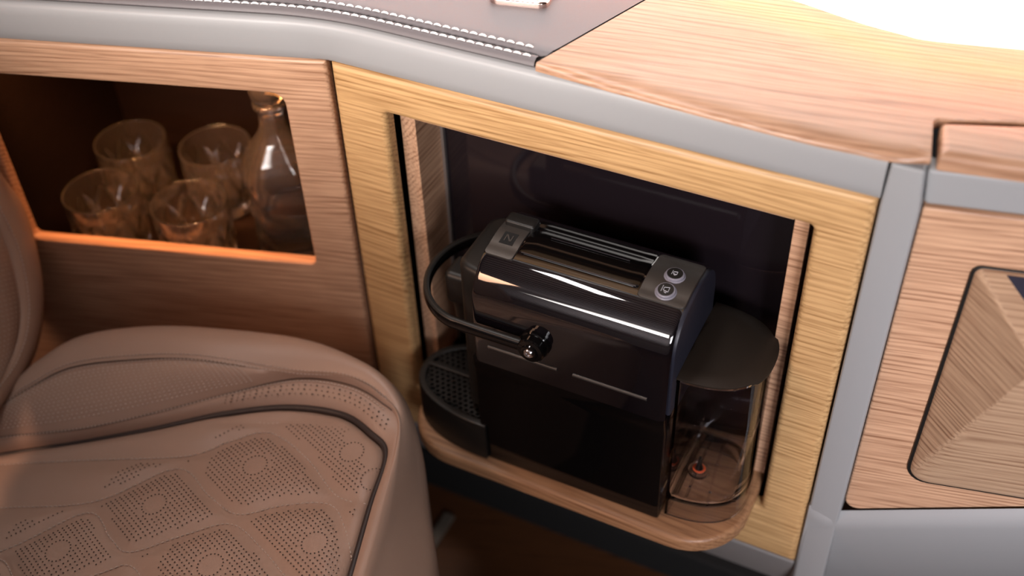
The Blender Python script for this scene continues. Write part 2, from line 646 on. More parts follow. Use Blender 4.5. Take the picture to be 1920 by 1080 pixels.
# plinth below
pl = empty('grey_plinth', (-0.1, 0.075, FZ), 'grey plinth rail below the coffee cabinet, shade put into its colour', 'plinth')
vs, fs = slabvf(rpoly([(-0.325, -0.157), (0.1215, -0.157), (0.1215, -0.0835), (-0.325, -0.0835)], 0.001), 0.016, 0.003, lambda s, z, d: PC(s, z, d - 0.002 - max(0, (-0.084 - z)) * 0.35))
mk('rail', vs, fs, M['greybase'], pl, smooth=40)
box('toe_kick', -0.7, 0.6, 0.15, 0.16, FZ, -0.157, M['void'], pl)
box('underside', -0.325, 0.1215, 0.086, 0.15, -0.157, -0.15, M['void'], pl)

# ------------------------------------------------------------------ grey edge band
band = empty('edge_band', (-0.1, 0.07, ZT), 'light grey leather edge band running above both left wooden fronts', 'trim')


def band_path(d, n=7, rb=0.05):
    """front edge line left panel -> bend -> middle panel, offset d outwards; rounded bend"""
    a = PL(-0.62, 0, d); e = V((0.1225, 0.07 - d, 0))
    # intersection of the two offset lines
    y = 0.07 - d
    s = ((V((0, y, 0)) - PL(0, 0, d)).y) / PL.a.y
    c = PL(s, 0, d)
    pts = [a, PL(-0.45, 0, d), PL(-0.3, 0, d), PL(-0.15, 0, d)]
    p0 = c - PL.a * rb; p1 = V((c.x + rb, y, 0))
    for k in range(n + 1):
        t = k / n
        pts.append(p0 * (1 - t) ** 2 + c * 2 * t * (1 - t) + p1 * t * t)
    pts += [V((x, y, 0)) for x in (-0.2, -0.13, -0.06, 0.02, 0.08)] + [e]
    return pts


prof = [(-0.012, ZT + 0.001), (-0.001, ZT + 0.0008), (0.0008, ZT + 0.003), (0.0016, ZT + 0.010), (0.0016, ZB - 0.012), (0.0008, ZB - 0.005), (-0.0015, ZB - 0.001), (-0.005, ZB), (-0.03, ZB)]
rings = [[p + V((0, 0, z)) for p in band_path(d, rb=0.008 + 0.042 * (z - ZT) / (ZB - ZT))] for d, z in prof]
vs, fs = strip_rings(rings, False)
n_ = len(rings[0])
fs.append(tuple(i * n_ + n_ - 1 for i in range(len(prof))))
mk('band_cover', vs, fs, M['grey'], band, smooth=50)

# ------------------------------------------------------------------ leather pad on the worktop
pad = empty('leather_pad', onZ(700, 0, ZB), 'charcoal leather worktop pad with twin white stitched seams', 'pad')
LE = V((onZ(996, 118, ZW).x, 0, 0)).x


def pad_path(d, z, endx):
    ps = [p for p in band_path(d) if p.x < endx - 0.005]
    y = 0.07 - d
    ps.append(V((endx, y, 0)))
    return [V((p.x, p.y, z)) for p in ps]


# seam between leather and wood: from front corner running back
sA = onZ(1000, 118, ZW); sB = onZ(1215, -4, ZW)
sdir = (sB - sA).normalized()


def seam_x(y):
    return sA.x + (y - sA.y) * sdir.x / sdir.y


pprof = [(-0.004, ZB + 0.0004), (-0.0015, ZB + 0.003), (-0.0025, ZB + 0.006), (-0.006, ZB + 0.0078), (-0.010, ZB + 0.0072), (-0.0115, ZB + 0.0056), (-0.013, ZB + 0.0072),
         (-0.017, ZB + 0.0084), (-0.025, ZW), (-0.06, ZW), (-0.10, ZW), (-0.15, ZW), (-0.186, ZW)]
rings = []
for d, z in pprof:
    y = 0.07 - d
    ex = seam_x(y) - 0.0006 if d < -0.012 else sA.x - 0.0012
    ps = pad_path(d, z, ex)
    ps = resample(ps, 0.004)
    # equal count
    m = 120
    L = [0]
    for a, b_ in zip(ps, ps[1:]): L.append(L[-1] + (b_ - a).length)
    out = []; j = 0
    for k in range(m):
        s = L[-1] * k / (m - 1)
        while j < len(L) - 2 and L[j + 1] < s: j += 1
        out.append(ps[j].lerp(ps[j + 1], (s - L[j]) / max(1e-9, L[j + 1] - L[j])))
    rings.append(out)
vs, fs = strip_rings(rings, False)
mk('leather_cover', vs, fs, M['pad'], pad, smooth=60)
up = V((0, 0, 1))
for d, z in ((-0.0062, ZB + 0.0078), (-0.0172, ZB + 0.0086)):
    vs, fs = dashes(pad_path(d, z, sA.x - 0.003), 0.0062, 0.0024, 0.00095, up, 0.0003)
    tag(mk('stitch_row', vs, fs, M['thread'], pad, smooth=60), 'white stitching', kind='stuff')
vs, fs = dashes(pad_path(-0.0115, ZB + 0.0058, sA.x - 0.003), 0.0048, 0.001, 0.0008, up, 0.0002)
tag(mk('seam_stitch', vs, fs, M['darkthread'], pad, smooth=60), 'dark seam stitching', kind='stuff')

# ------------------------------------------------------------------ wooden worktop
wt = empty('wooden_worktop', onZ(1400, 150, ZW), 'pink oak worktop with rounded front edge beside the white window', 'worktop')
# outline: front edge from seam corner to the lid, then lid recess, far edge
lidA = onZ(1752, 222, ZW)           # lid's back left corner
front = [onZ(x, y, ZB) for x, y in ((999, 133), (1250, 203), (1500, 268), (1600, 290), (1672, 305), (1743, 309))]
front[0].x = seam_x(front[0].y) + 0.0003
fc = cr(front, 5)
fc = [V((p.x, p.y, 0)) for p in fc]
back = [onZ(1758, 220, ZW), onZ(1920, 227, ZW), onZ(2060, 233, ZW)]
lead = (fc[-1] - V((back[0].x, back[0].y, 0)))
corner = V((back[0].x - 0.001, back[0].y, 0))
out2 = [V((p.x, p.y)) for p in fc]
rr = 0.006
for k in range(7):
    q = math.pi - k / 6 * math.pi / 2
    out2.append(V((corner.x + rr + rr * math.cos(q), corner.y - rr + rr * math.sin(q))))
out2.append(V((back[1].x, back[1].y)))
out2.append(V((0.50, back[1].y + (0.50 - back[1].x) * 0.356)))
fb = [p for p in farc if p.x < 0.5 and p.x > seam_x(0.3) - 0.02]
fx = [V((p.x, p.y + 0.002)) for p in fb][::-1]
out2 += [V((0.50, fx[0].y + 0.01))] + fx
lx = V((seam_x(fx[-1].y), fx[-1].y))
out2 = [p for p in out2 if not (p.y > 0.15 and p.x < seam_x(p.y))] + [lx]
nfront = len(fc)
# rings: full outline at mid depth; the front edge gets a rounded profile
prof = [(0.0, ZB + 0.0004 - ZW), (0.0, -0.0066)] + [(0.017 * (1 - math.cos(q)), -0.0066 * (1 - math.sin(q))) for q in [math.pi / 2 * k / 7 for k in range(1, 8)]]
loop = ccw(out2)
wgt = [1.0 if min((p - V((q.x, q.y))).length for q in fc) < 1e-5 else 0.05 for p in loop]
for k, fd in ((0, 0.05), (1, 0.35), (2, 0.75), (nfront - 1, 0.05), (nfront - 2, 0.35), (nfront - 3, 0.75)):
    q = V((fc[k].x, fc[k].y))
    for i, p in enumerate(loop):
        if (p - q).length < 1e-5: wgt[i] = fd
rings = [[V((p.x, p.y, ZW + dz)).lerp(V((q.x, q.y, ZW + dz)), k) for p, q, k in zip(loop, inset2(loop, ins), wgt)] for ins, dz in prof]
vs, fs = strip_rings(rings, True, False, False)
top = rings[-1]
b0 = len(vs) - len(top)
fs += [tuple(b0 + i for i in t) for t in tessellate_polygon([[V((p.x, p.y, 0)) for p in top]])]
fs += [tuple(t) for t in tessellate_polygon([[V((p.x, p.y, 0)) for p in rings[0]]])]
mk('board', vs, fs, M['oaktop'], wt, smooth=35)

# lid on the right
ld = empty('worktop_lid', onZ(1850, 270, ZW), 'pink oak flap cut into the worktop right of the grey post', 'lid')
bl = onZ(1764, 226, ZW); br = onZ(1920, 232, ZW)
fl_ = onZ(1750, 318, ZB - 0.005); fr_ = onZ(1920, 342, ZB - 0.005)
ex = lambda a, b_, x: a + (b_ - a) * ((x - a.x) / (b_.x - a.x))
fr2 = ex(fl_, fr_, 0.5); br2 = ex(bl, br, 0.5)
o2 = rpoly([(fl_.x + .0015, fl_.y), (fr2.x, fr2.y), (br2.x, br2.y), (bl.x, bl.y)], [0.002, 0.002, 0.002, 0.005])
vs, fs = slabvf(o2, 0.013, 0.006, lambda s, z, d: V((s, z, ZW + d)))
mk('flap', vs, fs, M['oaktop'], ld, smooth=35)
lb = [PR.px(1738, 322), PR.px(1920, 345), PR.px(1920, 409), PR.px(1728, 386)]
sl = PR.px(1738, 322).x
o2 = rpoly([(PR.px(1731, 384).x, 0.3485), (0.42, 0.3485), (0.42, 0.3775), (sl, 0.3775)], [0.004, .002, .002, .003])
vs, fs = slabvf(o2, 0.014, 0.003, lambda s, z, d: PR(s, z, d + 0.001))
mk('grey_front', vs, fs, M['grey'], ld, smooth=40)

# latch on the pad
lt = empty('chrome_latch', onZ(970, 0, ZW), 'shiny rose-chrome latch bezel set into the charcoal leather pad', 'latch')
a = onZ(913, 2, ZW + .002); b_ = onZ(1027, 14, ZW + .002)
ax = (b_ - a).normalized(); ay = V((-ax.y, ax.x, 0))
Ln = (b_ - a).length
m3 = lambda s, z, d: a + ax * s + ay * z + V((0, 0, d + 0.003))
vs, fs = framevf(rpoly([(0, 0), (Ln, 0), (Ln, 0.05), (0, 0.05)], 0.008), rpoly([(0.006, 0.005), (Ln - 0.006, 0.005), (Ln - 0.006, 0.045), (0.006, 0.045)], 0.004), 0.006, 0.002, 0.0015, m3)
mk('bezel', vs, fs, M['rose'], lt, smooth=40)
vs, fs = slabvf(rpoly([(0.0055, 0.0045), (Ln - 0.0055, 0.0045), (Ln - 0.0055, 0.0455), (0.0055, 0.0455)], 0.004), 0.004, 0.001, lambda s, z, d: m3(s, z, d - 0.002))
mk('plate', vs, fs, M['rose'], lt, smooth=40)
vs, fs = slabvf(rpoly([(0.02, 0.008), (Ln - 0.009, 0.008), (Ln - 0.009, 0.03), (0.02, 0.03)], 0.002), 0.003, 0.001, lambda s, z, d: m3(s, z, d + 0.0005))
mk('button', vs, fs, M['chrome'], lt, smooth=40)

# ------------------------------------------------------------------ grey post and lower fascia on the right
gp = empty('grey_post', (0.135, 0.07, FZ), 'grey lacquered post between the oak fronts, widening into the fascia below', 'post')
prw = lambda x, y: PC.px(x, y)
pr_top = prw(1735, 314).x
o2 = rpoly([(0.1232, -0.20), (0.1495, -0.20), (0.1495, 0.345), (0.1465, 0.3788), (0.1242, 0.3788), (0.1232, 0.345)], [0.001, 0.001, 0.01, 0.002, 0.002, 0.01])
vs, fs = slabvf(o2, 0.02, 0.0025, lambda s, z, d: PC(s, z, d + 0.0005))
mk('upright', vs, fs, M['grey'], gp, smooth=40)
# fascia: follows the right plane below the right panel, bulging outwards
bot0 = PR.px(1582, 955); bot1 = PR.px(1920, 951)
sl_ = (bot1.y - bot0.y) / (bot1.x - bot0.x)
rows = [(-0.0015, 0.000), (-0.006, 0.002), (-0.011, 0.0045), (-0.017, 0.0052), (-0.024, 0.0045), (-0.06, -0.004), (-0.12, -0.022), (-0.22, -0.060)]
ss = [-0.0285, -0.0275, -0.026, -0.02, -0.01, 0.0, 0.03, 0.07, 0.11, 0.16, 0.22, 0.3, 0.42]
rings = []
for dz, dd in rows:
    ring = []
    for s in ss:
        t = max(0, s)
        zed = bot0.y + sl_ * min(t, 0.25) + dz
        k = min(1, max(0, (s + 0.0285) / 0.012))
        ring.append(PR(s, zed, dd * k + (0.0005 if s > -0.0285 else -0.02)))
    rings.append(ring)
vs, fs = strip_rings(rings, False)
mk('fascia', vs, fs, M['grey'], gp, smooth=60)

# ------------------------------------------------------------------ right unit
rc = empty('side_cabinet', PR(0.15, FZ), 'pink oak side panel with a projecting faceted wooden grip', 'cabinet')
p_ = [(0.0005, bot0.y), (0.42, bot0.y + sl_ * 0.25 + 0.0), (0.42, 0.346), (0.0005, 0.346)]
p_ = [(0.0005, bot0.y), (0.25, bot0.y + sl_ * 0.25), (0.42, bot0.y + sl_ * 0.25), (0.42, 0.346), (0.0005, 0.346)]
vs, fs = slabvf(rpoly(p_, [0.011, 0.0, .001, .001, .002]), 0.015, 0.002, lambda s, z, d: PR(s, z, d + 0.0004))
mk('oak_panel', vs, fs, M['oakright'], rc, smooth=40)
h1 = PR.px(1830, 497); h2 = PR.px(1708, 868); h3 = PR.px(1745, 902)
h4 = PR.px(1920, 894)
gs = [(h1.x + .001, h1.y - .0005), (h2.x + .0005, h2.y + 0.004)]
HB = h3.y
base = rpoly([(h1.x, h1.y), (h2.x - 0.0005, HB), (0.36, HB), (0.36, h1.y)], [0.006, 0.018, 0.01, 0.01])
base = ccw(base)
HD = 0.062
apex = PR.px(1945, 692, HD)
c2 = V((0.36 - (apex.x - h1.x) * 1.0, apex.y))


def hip(t):
    """ring of the grip at height fraction t: base shrunk towards the ridge apex..c2"""
    out = []
    for p in base:
        q = V((min(max(p.x, apex.x), c2.x), apex.y))
        out.append(p.lerp(q, t))
    return out


rings = []
for t, d in ((0, 0.002), (0.02, 0.0045), (0.05, 0.0065)):
    rings.append([PR(p.x, p.y, d) for p in hip(t)])
for t in (0.3, 0.6, 0.85, 0.94):
    rings.append([PR(p.x, p.y, 0.0065 + (HD - 0.0065) * (t - 0.05) / 0.95) for p in hip(t)])
rings.append([PR(p.x, p.y, HD * 0.962) for p in hip(0.985)])
vs, fs = strip_rings(rings, True, True, True)
grip = mk('faceted_grip', vs, fs, M['oakhandle'], rc, smooth=18)
phi = math.degrees(math.atan2(HD, apex.x - h1.x))
grip.data.materials.append(wood('pink_oak_handle_side', (0.50, 0.33, 0.21), (0.24, 0.13, 0.075), RT - phi, 'x', 26, 13))
for pg in grip.data.polygons:
    if pg.normal.dot(PR.a) < -0.35: pg.material_index = 1
bb = [p - V((0.0014, 0.0)) for p in inset2(base, -0.0008)]
vs, fs = slabvf(bb, 0.003, 0.0006, lambda s, z, d: PR(s, z, d + 0.0026))
mk('dark_gasket', vs, fs, M['matte'], rc, smooth=40)
# navy inset lying on the upper facet
i0 = PR.px(1889, 498)
dt = lambda s, t: PR(s, h1.y + (apex.y - h1.y) * t, 0.0065 + (HD - 0.0065) * (t - 0.05) / 0.95 + 0.0012)
iS = i0.x
ins = [dt(iS, 0.02), dt(0.33, 0.02), dt(0.33, 0.55), dt(iS + 0.026, 0.55)]
nn_ = (PR.n * 0.6 + up * 0.5).normalized()
vs, fs = strip_rings([[p - nn_ * 0.002 for p in ins], ins], True, True, True)
mk('navy_inset', vs, fs, M['navyfab'], grip)

# ------------------------------------------------------------------ pull-out tray
tr = empty('pull_out_tray', (-0.09, 0.06, -0.018), 'brown wooden pull-out tray with rounded corners under the coffee machine', 'tray')
o2 = rpoly([(-0.2515, -0.0075), (0.0765, -0.0075), (0.0765, 0.13), (-0.2515, 0.13)], [0.055, 0.055, 0.004, 0.004], 10)
vs, fs = slabvf(o2, 0.014, 0.0045, lambda s, z, d: V((s, z, d)), 5)
mk('board', vs, fs, M['walnut'], tr, smooth=35)
o2 = rpoly([(-0.235, 0.01), (0.062, 0.01), (0.062, 0.128), (-0.235, 0.128)], [0.045, 0.045, 0.004, 0.004], 10)
vs, fs = slabvf(o2, 0.004, 0.0005, lambda s, z, d: V((s, z, d - 0.0142)))
mk('runner_plate', vs, fs, M['matte'], tr, smooth=35)

# ------------------------------------------------------------------ coffee machine
cm = empty('coffee_machine', (-0.09, 0.052, 0), 'glossy black capsule coffee machine with looped lever and clear water tank', 'coffee machine')
YC = 0.052


def arch(hw, ztop, rz, z0, flat=0.02, n=10, crown=0.0025):
    """cross-section (y,z) loop: straight sides from z0, rounded shoulders, slightly crowned top"""
    ry = hw - flat
    pts = []
    for k in range(n + 1):
        q = math.pi - math.pi / 2 * k / n
        c, s = math.cos(q), math.sin(q)
        pts.append(V((YC - flat + ry * c, ztop - rz + rz * s)))
    for k in range(1, 6):
        y = -flat + 2 * flat * k / 6
        pts.append(V((YC + y, ztop + crown * (1 - (y / flat) ** 2))))
    for k in range(n + 1):
        q = math.pi / 2 - math.pi / 2 * k / n
        c, s = math.cos(q), math.sin(q)
        pts.append(V((YC + flat + ry * c, ztop - rz + rz * s)))
    return [V((YC - hw, z0))] + pts + [V((YC + hw, z0))]


def extr(prof_fn, stations):
    rings = []
    for x, ins in stations:
        pr = prof_fn(ins)
        rings.append([V((x, p.x, p.y)) for p in pr])
    return strip_rings(rings, True, True, True)


TOP = 0.236
A = lambda ins: arch(YC - ins, TOP - ins, 0.036, 0.134 + ins, 0.018)
vs, fs = extr(A, [(-0.1635, 0.003), (-0.163, 0.0012), (-0.1615, 0.0003), (-0.159, 0), (0.002, 0), (0.0048, 0.0005), (0.0066, 0.0018), (0.0072, 0.004)])
mk('upper_shell', vs, fs, M['shell'], cm, smooth=38)
# lower body with a softly rolled shoulder under the shell
lp = lambda ins: [V((0.006 + ins, 0.001)), V((0.0045 + ins, 0.05)), V((0.0035 + ins, 0.112)), V((0.002 + ins, 0.121)), V((0.0005 + ins, 0.128)), V((0.0001 + ins, 0.135)),
                  V((0.104 - ins, 0.135)), V((0.1035 - ins, 0.128)), V((0.1, 0.112)), V((0.0985 - ins, 0.001))]
vs, fs = extr(lp, [(-0.1665, 0.002), (-0.1655, 0.0004), (-0.164, 0), (0.003, 0), (0.0058, 0.0006), (0.0066, 0.002)])
mk('lower_body', vs, fs, M['black'], cm, smooth=38)
# rear cover seen above the tank
B = lambda ins: arch(YC - 0.004 - ins, TOP - 0.001 - ins, 0.033, 0.140, 0.018)
vs, fs = extr(B, [(0.004, 0.0), (0.0078, 0.0), (0.0090, 0.0006), (0.0096, 0.002)])
mk('rear_cover', vs, fs, M['navy'], cm, smooth=38)


def patch(name, x0, x1, ya, yb, lift, mat, r=0.004, th=0.003, n=14, parent=cm):
    """plate hugging the arched top between y values ya..yb"""
    A0 = arch(YC, TOP, 0.036, 0.13, 0.018, 24)
    def zz(y):
        best = None
        for p, q in zip(A0[1:-1], A0[2:-1]):
            if p.x <= y <= q.x or q.x <= y <= p.x:
                t = (y - p.x) / (q.x - p.x) if abs(q.x - p.x) > 1e-9 else 0
                z = p.y + (q.y - p.y) * t
                best = z if best is None else max(best, z)
        return best if best is not None else TOP
    o0 = rpoly([(x0, ya), (x1, ya), (x1, yb), (x0, yb)], r, 5)
    o = []
    for p, q in zip(o0, list(o0[1:]) + [o0[0]]):
        k = max(1, int((q - p).length / 0.0025))
        o += [p.lerp(q, i / k) for i in range(k)]
    # clip to grid: rings shrinking to the spine
    rings = []
    rings.append([V((p.x, p.y, zz(p.y) - th)) for p in o])
    rings.append([V((p.x, p.y, zz(p.y) + lift * .6)) for p in o])
    cx = (x0 + x1) / 2
    for t in (0.02, 0.2, 0.5, 0.75, 1.0):
        ring = []
        for p in o:
            q = V((p.x + (cx - p.x) * t, p.y))
            ring.append(V((q.x, q.y, zz(q.y) + lift)))
        rings.append(ring)
    vs, fs = strip_rings(rings, True, True, False)
    return mk(name, vs, fs, mat, parent, smooth=40), zz


plate, zz = patch('button_plate', -0.0325, 0.0062, 0.0265, 0.081, 0.0012, M['satin'])
lev, zz = patch('lever_plate', -0.1625, -0.1375, 0.0245, 0.066, 0.0012, M['satin'], r=0.003)
sl1, _ = patch('slider_cover', -0.136, -0.034, 0.0345, 0.080, 0.0008, M['black'], r=0.002)
vs, fs = merge([tubevf([V((-0.118, 0.058, TOP + .0038)), V((-0.05, 0.058, TOP + .0038))], 0.0008, 6), tubevf([V((-0.134, 0.0352, zz(.0352) + .001)), V((-0.036, 0.0352, zz(.0352) + .001))], 0.0006, 6)])
mk('slider_ridge', vs, fs, M['shell'], sl1, smooth=40)
# tab at the far end of the lever plate
vs, fs = slabvf(rpoly([(-0.161, 0.0585), (-0.134, 0.0585), (-0.134, 0.072), (-0.161, 0.072)], 0.003), 0.008, 0.002, lambda s, z, d: V((s, z, TOP + 0.008 + d)))
mk('lever_tab', vs, fs, M['matte'], lev, smooth=40)
# emblem on the lever plate: dark square with a folded N mark
ez = TOP + 0.0028
tilt = lambda x, y, d=0: V((x, y, zz(y) + 0.0013 + d))
sq = [(-0.1555, 0.0375), (-0.1435, 0.0375), (-0.1435, 0.0505), (-0.1555, 0.0505)]
rings = [[tilt(x, y, -0.001) for x, y in sq], [tilt(x, y, 0.0003) for x, y in sq]]
vs, fs = strip_rings(rings, True, True, True)
mk('emblem_square', vs, fs, M['void'], lev)
nm = [[(-0.1527, 0.0405), (-0.1517, 0.0405), (-0.1517, 0.0475), (-0.1527, 0.0475)], [(-0.1473, 0.0405), (-0.1463, 0.0405), (-0.1463, 0.0475), (-0.1473, 0.0475)],
      [(-0.1527, 0.0475), (-0.1512, 0.0475), (-0.1463, 0.0405), (-0.1478, 0.0405)]]
mk('emblem_mark', *merge([strip_rings([[tilt(x, y, 0.0002) for x, y in q], [tilt(x, y, 0.0006) for x, y in q]], True, True, True) for q in nm]), M['satin'], lev)
# two buttons
for (bx, by, ik) in ((-0.012, 0.0555, 0.8), (-0.0125, 0.0375, 1.1)):
    z0 = zz(by) + 0.001
    c = V((bx, by, z0))
    nrm = V((0, -0.15 if by < 0.04 else 0.0, 1)).normalized()
    rot = up.rotation_difference(nrm).to_matrix()
    def L2(vf): return [c + rot @ (p - c) for p in vf[0]], vf[1]
    vs, fs = L2(lathevf([(0.0085, -0.001), (0.0085, 0.0006), (0.0079, 0.0012), (0.0075, 0.0012), (0.0075, 0.0026), (0.0069, 0.0032), (0.0060, 0.0032), (0.0060, 0.0027), (0.001, 0.0027)], c, 32))
    bt = mk('button', vs, fs, M['ring'], cm, smooth=40)
    vs, fs = L2(lathevf([(0.0062, 0.0027), (0.0062, 0.0035), (0.001, 0.0036)], c, 32))
    mk('button_cap', vs, fs, M['matte'], bt, smooth=40)
    # cup icon: tapering cup, saucer bar, handle
    s = 0.0028 * ik
    pts = [[(-0.7, 0.8), (0.7, 0.8), (0.45, -0.6), (-0.45, -0.6)]]
    lines = [((-0.75, 0.8), (0.75, 0.8)), ((0.75, 0.8), (0.45, -0.5)), ((0.45, -0.5), (-0.45, -0.5)), ((-0.45, -0.5), (-0.75, 0.8)), ((-1.0, -0.95), (1.0, -0.95)), ((0.7, 0.4), (1.2, 0.4)), ((1.2, 0.4), (0.9, -0.2))]
    parts = []
    for (ax_, ay_), (bx_, by_) in lines:
        # icon's up points along +x as on the machine
        P0 = V((bx + ay_ * s, by - ax_ * s, z0 + 0.0037)); P1 = V((bx + by_ * s, by - bx_ * s, z0 + 0.0037))
        parts.append(tubevf([P0, P1], 0.0003, 4))
    vs, fs = L2(merge(parts))
    mk('cup_icon', vs, fs, M['icon'], bt)
# accent slits on the near side
for xa, xb in ((-0.150, -0.087), (-0.073, -0.009)):
    vs, fs = tubevf([V((xa, 0.0001, 0.1555)), V((xb, 0.0001, 0.1555))], 0.0017, 8, V((0, 1, 0)))
    mk('accent_strip', vs, fs, M['satin'], cm, smooth=50)
# lever loop
LZ = 0.178
hp = [V((-0.106, -0.0075, LZ)), V((-0.13, -0.0075, LZ)), V((-0.155, -0.0075, LZ)), V((-0.175, -0.007, LZ))]
for k in range(1, 14):
    q = -math.pi / 2 - math.pi * k / 14
    hp.append(V((-0.172 + 0.054 * math.cos(q), YC + 0.0595 * math.sin(q), LZ)))
hp += [V((-0.175, 2 * YC + 0.007, LZ)), V((-0.155, 2 * YC + 0.0075, LZ)), V((-0.13, 2 * YC + 0.0075, LZ)), V((-0.106, 2 * YC + 0.0075, LZ))]
hc = cr(hp, 3)
vs, fs = tubevf(hc, 0.0034, 10, up, 1.75)
lo = mk('lever_loop', vs, fs, M['black'], cm, smooth=60)
vs, fs = tubevf([p + V((0, 0, 0.0052)) for p in hc], 0.0027, 8, up, 0.5)
mk('loop_ridge', vs, fs, M['matte'], lo, smooth=60)
for sgn in (1, -1):
    yb = -0.0 if sgn == 1 else 2 * YC
    c = V((-0.106, yb, LZ))
    pr = [(0.0135, 0.0005), (0.0135, -0.003), (0.0128, -0.0038), (0.0118, -0.004), (0.0118, -0.0095), (0.0108, -0.011), (0.0075, -0.0115), (0.007, -0.0128), (0.0062, -0.0132), (0.0045, -0.0132)]
    vs, fs = lathevf([(r, h * sgn) for r, h in pr], c, 28, axis='y')
    pv = mk('pivot', vs, fs, M['black'], cm, smooth=30)
    vs, fs = lathevf([(0.0044, -0.012 * sgn), (0.0044, -0.0136 * sgn), (0.0036, -0.0145 * sgn), (0.002, -0.0145 * sgn), (0.0016, -0.0137 * sgn)], c, 16, axis='y')
    mk('screw', vs, fs, M['chrome'], pv, smooth=30)
# brew head front and spout
o2 = rpoly([(-0.186, 0.018), (-0.16, 0.012), (-0.16, 0.092), (-0.186, 0.086)], [0.014, 0.001, 0.001, 0.014])
vs, fs = slabvf(o2, 0.165, 0.006, lambda s, z, d: V((s, z, 0.222 + d)))
mk('brew_head', vs, fs, M['matte'], cm, smooth=40)
vs, fs = lathevf([(0.007, 0.0), (0.009, 0.004), (0.011, 0.03), (0.014, 0.045)], (-0.198, YC, 0.11), 20)
mk('spout', vs, fs, M['matte'], cm, smooth=40)
vs, fs = boxvf(-0.212, -0.18, YC - 0.015, YC + 0.015, 0.15, 0.185)
mk('spout_block', vs, fs, M['matte'], cm, bevel=0.006, seg=3)
# drip tray: half-round base, rim, honeycomb grid
dt0 = [(-0.158, 0.0045), (-0.158, 0.0995)]


def dshape(xa, xb, yc, hy, e=2.3, n=28):
    """half super-ellipse from xa towards xb"""
    out = []
    for k in range(n + 1):
        q = -math.pi / 2 + math.pi * k / n
        c, s = math.cos(q), math.sin(q)
        out.append(V((xa + (xb - xa) * abs(c) ** (2 / e), yc + hy * math.copysign(abs(s) ** (2 / e), s))))
    return out


dr = ccw(dshape(-0.160, -0.2505, YC, 0.0495))
vs, fs = slabvf(dr, 0.040, 0.0015, lambda s, z, d: V((s, z, 0.041 + d)))
dripo = mk('drip_tray', vs, fs, M['matte'], cm, smooth=40)
vs, fs = framevf(dr, inset2(dr, 0.007), 0.005, 0.0015, 0.001, lambda s, z, d: V((s, z, 0.0455 + d)))
mk('drip_rim', vs, fs, M['matte'], dripo, smooth=40)
inr = inset2(dr, 0.009)


def inside(p, poly):
    c = False
    for i in range(len(poly)):
        a, b2 = poly[i - 1], poly[i]
        if (a.y > p.y) != (b2.y > p.y) and p.x < (b2.x - a.x) * (p.y - a.y) / (b2.y - a.y) + a.x: c = not c
    return c


parts = []
R6 = 0.0034
iy = 0
y = 0.004
while y < 0.1:
    x = -0.25 + (0.5 * R6 * math.sqrt(3) if iy % 2 else 0)
    while x < -0.163:
        p = V((x, y))
        if inside(p, inr):
            hexo = [(x + R6 * 1.0 * math.sin(math.pi / 3 * k), y + R6 * 1.0 * math.cos(math.pi / 3 * k)) for k in range(6)]
            hexi = [(x + R6 * 0.66 * math.sin(math.pi / 3 * k), y + R6 * 0.66 * math.cos(math.pi / 3 * k)) for k in range(6)]
            rings = [[V((a, b2, 0.0415)) for a, b2 in hexo], [V((a, b2, 0.0448)) for a, b2 in hexo], [V((a, b2, 0.0448)) for a, b2 in hexi], [V((a, b2, 0.0412)) for a, b2 in hexi]]
            parts.append(strip_rings(rings, True))
        x += R6 * math.sqrt(3)
    y += R6 * 1.5
    iy += 1
vs, fs = merge(parts)
tag(mk('drip_grid', vs, fs, M['matte'], dripo), kind='stuff')
box('grid_bar', -0.245, -0.17, YC - 0.0025, YC + 0.0025, 0.0445, 0.048, M['matte'], dripo, bevel=0.001)
# water tank
TX, TXE, TYC, THY = 0.0100, 0.0715, 0.060, 0.047
tk = ccw(dshape(TX, TXE, TYC, THY, 2.5, 40))


def tank_ring(ins, z): return [V((p.x, p.y, z)) for p in inset2(tk, ins)]


ti = 0.0022
rings = [tank_ring(ti + 0.006, 0.0222), tank_ring(ti + 0.001, 0.0215), tank_ring(ti, 0.0195), tank_ring(ti, 0.0015), tank_ring(0, 0.0015), tank_ring(0, 0.030), tank_ring(0, 0.17), tank_ring(-0.0006, 0.1725), tank_ring(0.0004, 0.1735), tank_ring(ti, 0.1725),
         tank_ring(ti, 0.034), tank_ring(ti + 0.002, 0.026), tank_ring(ti + 0.006, 0.024)]
vs, fs = strip_rings(rings, True, True, True)
tankb = mk('water_tank', vs, fs, M['tank'], cm, smooth=35)
tag(tankb, 'clear plastic water tank')
# ribs on the tank floor, seam collar and valve
parts = []
for (a, b2) in (((0.02, 0.03), (0.066, 0.034)), ((0.02, 0.062), (0.067, 0.066)), ((0.045, 0.02), (0.035, 0.1)), ((0.026, 0.02), (0.024, 0.1))):
    parts.append(tubevf([V((*a, 0.0255)), V((*b2, 0.0255))], 0.0011, 6))
mk('floor_ribs', *merge(parts), M['tank'], tankb, smooth=50)
vc = onZ(1310, 884, 0.027)
vs, fs = lathevf([(0.0095, 0.0), (0.0095, 0.003), (0.008, 0.0045), (0.006, 0.0045), (0.006, 0.002)], (vc.x, vc.y, 0.0245), 24)
mk('valve_seat', vs, fs, M['tank'], tankb, smooth=40)
vs, fs = tubevf([V((vc.x + 0.0048 * math.cos(q), vc.y + 0.0048 * math.sin(q), 0.0295)) for q in [2 * math.pi * k / 20 for k in range(20)]], 0.0011, 8, closed=True)
mk('orange_seal', vs, fs, M['orange'], tankb, smooth=60)
vs, fs = lathevf([(0.0034, 0.0), (0.003, 0.006), (0.0016, 0.012), (0.0012, 0.02)], (vc.x, vc.y, 0.0265), 14)
mk('valve_pin', vs, fs, M['matte'], tankb, smooth=40)
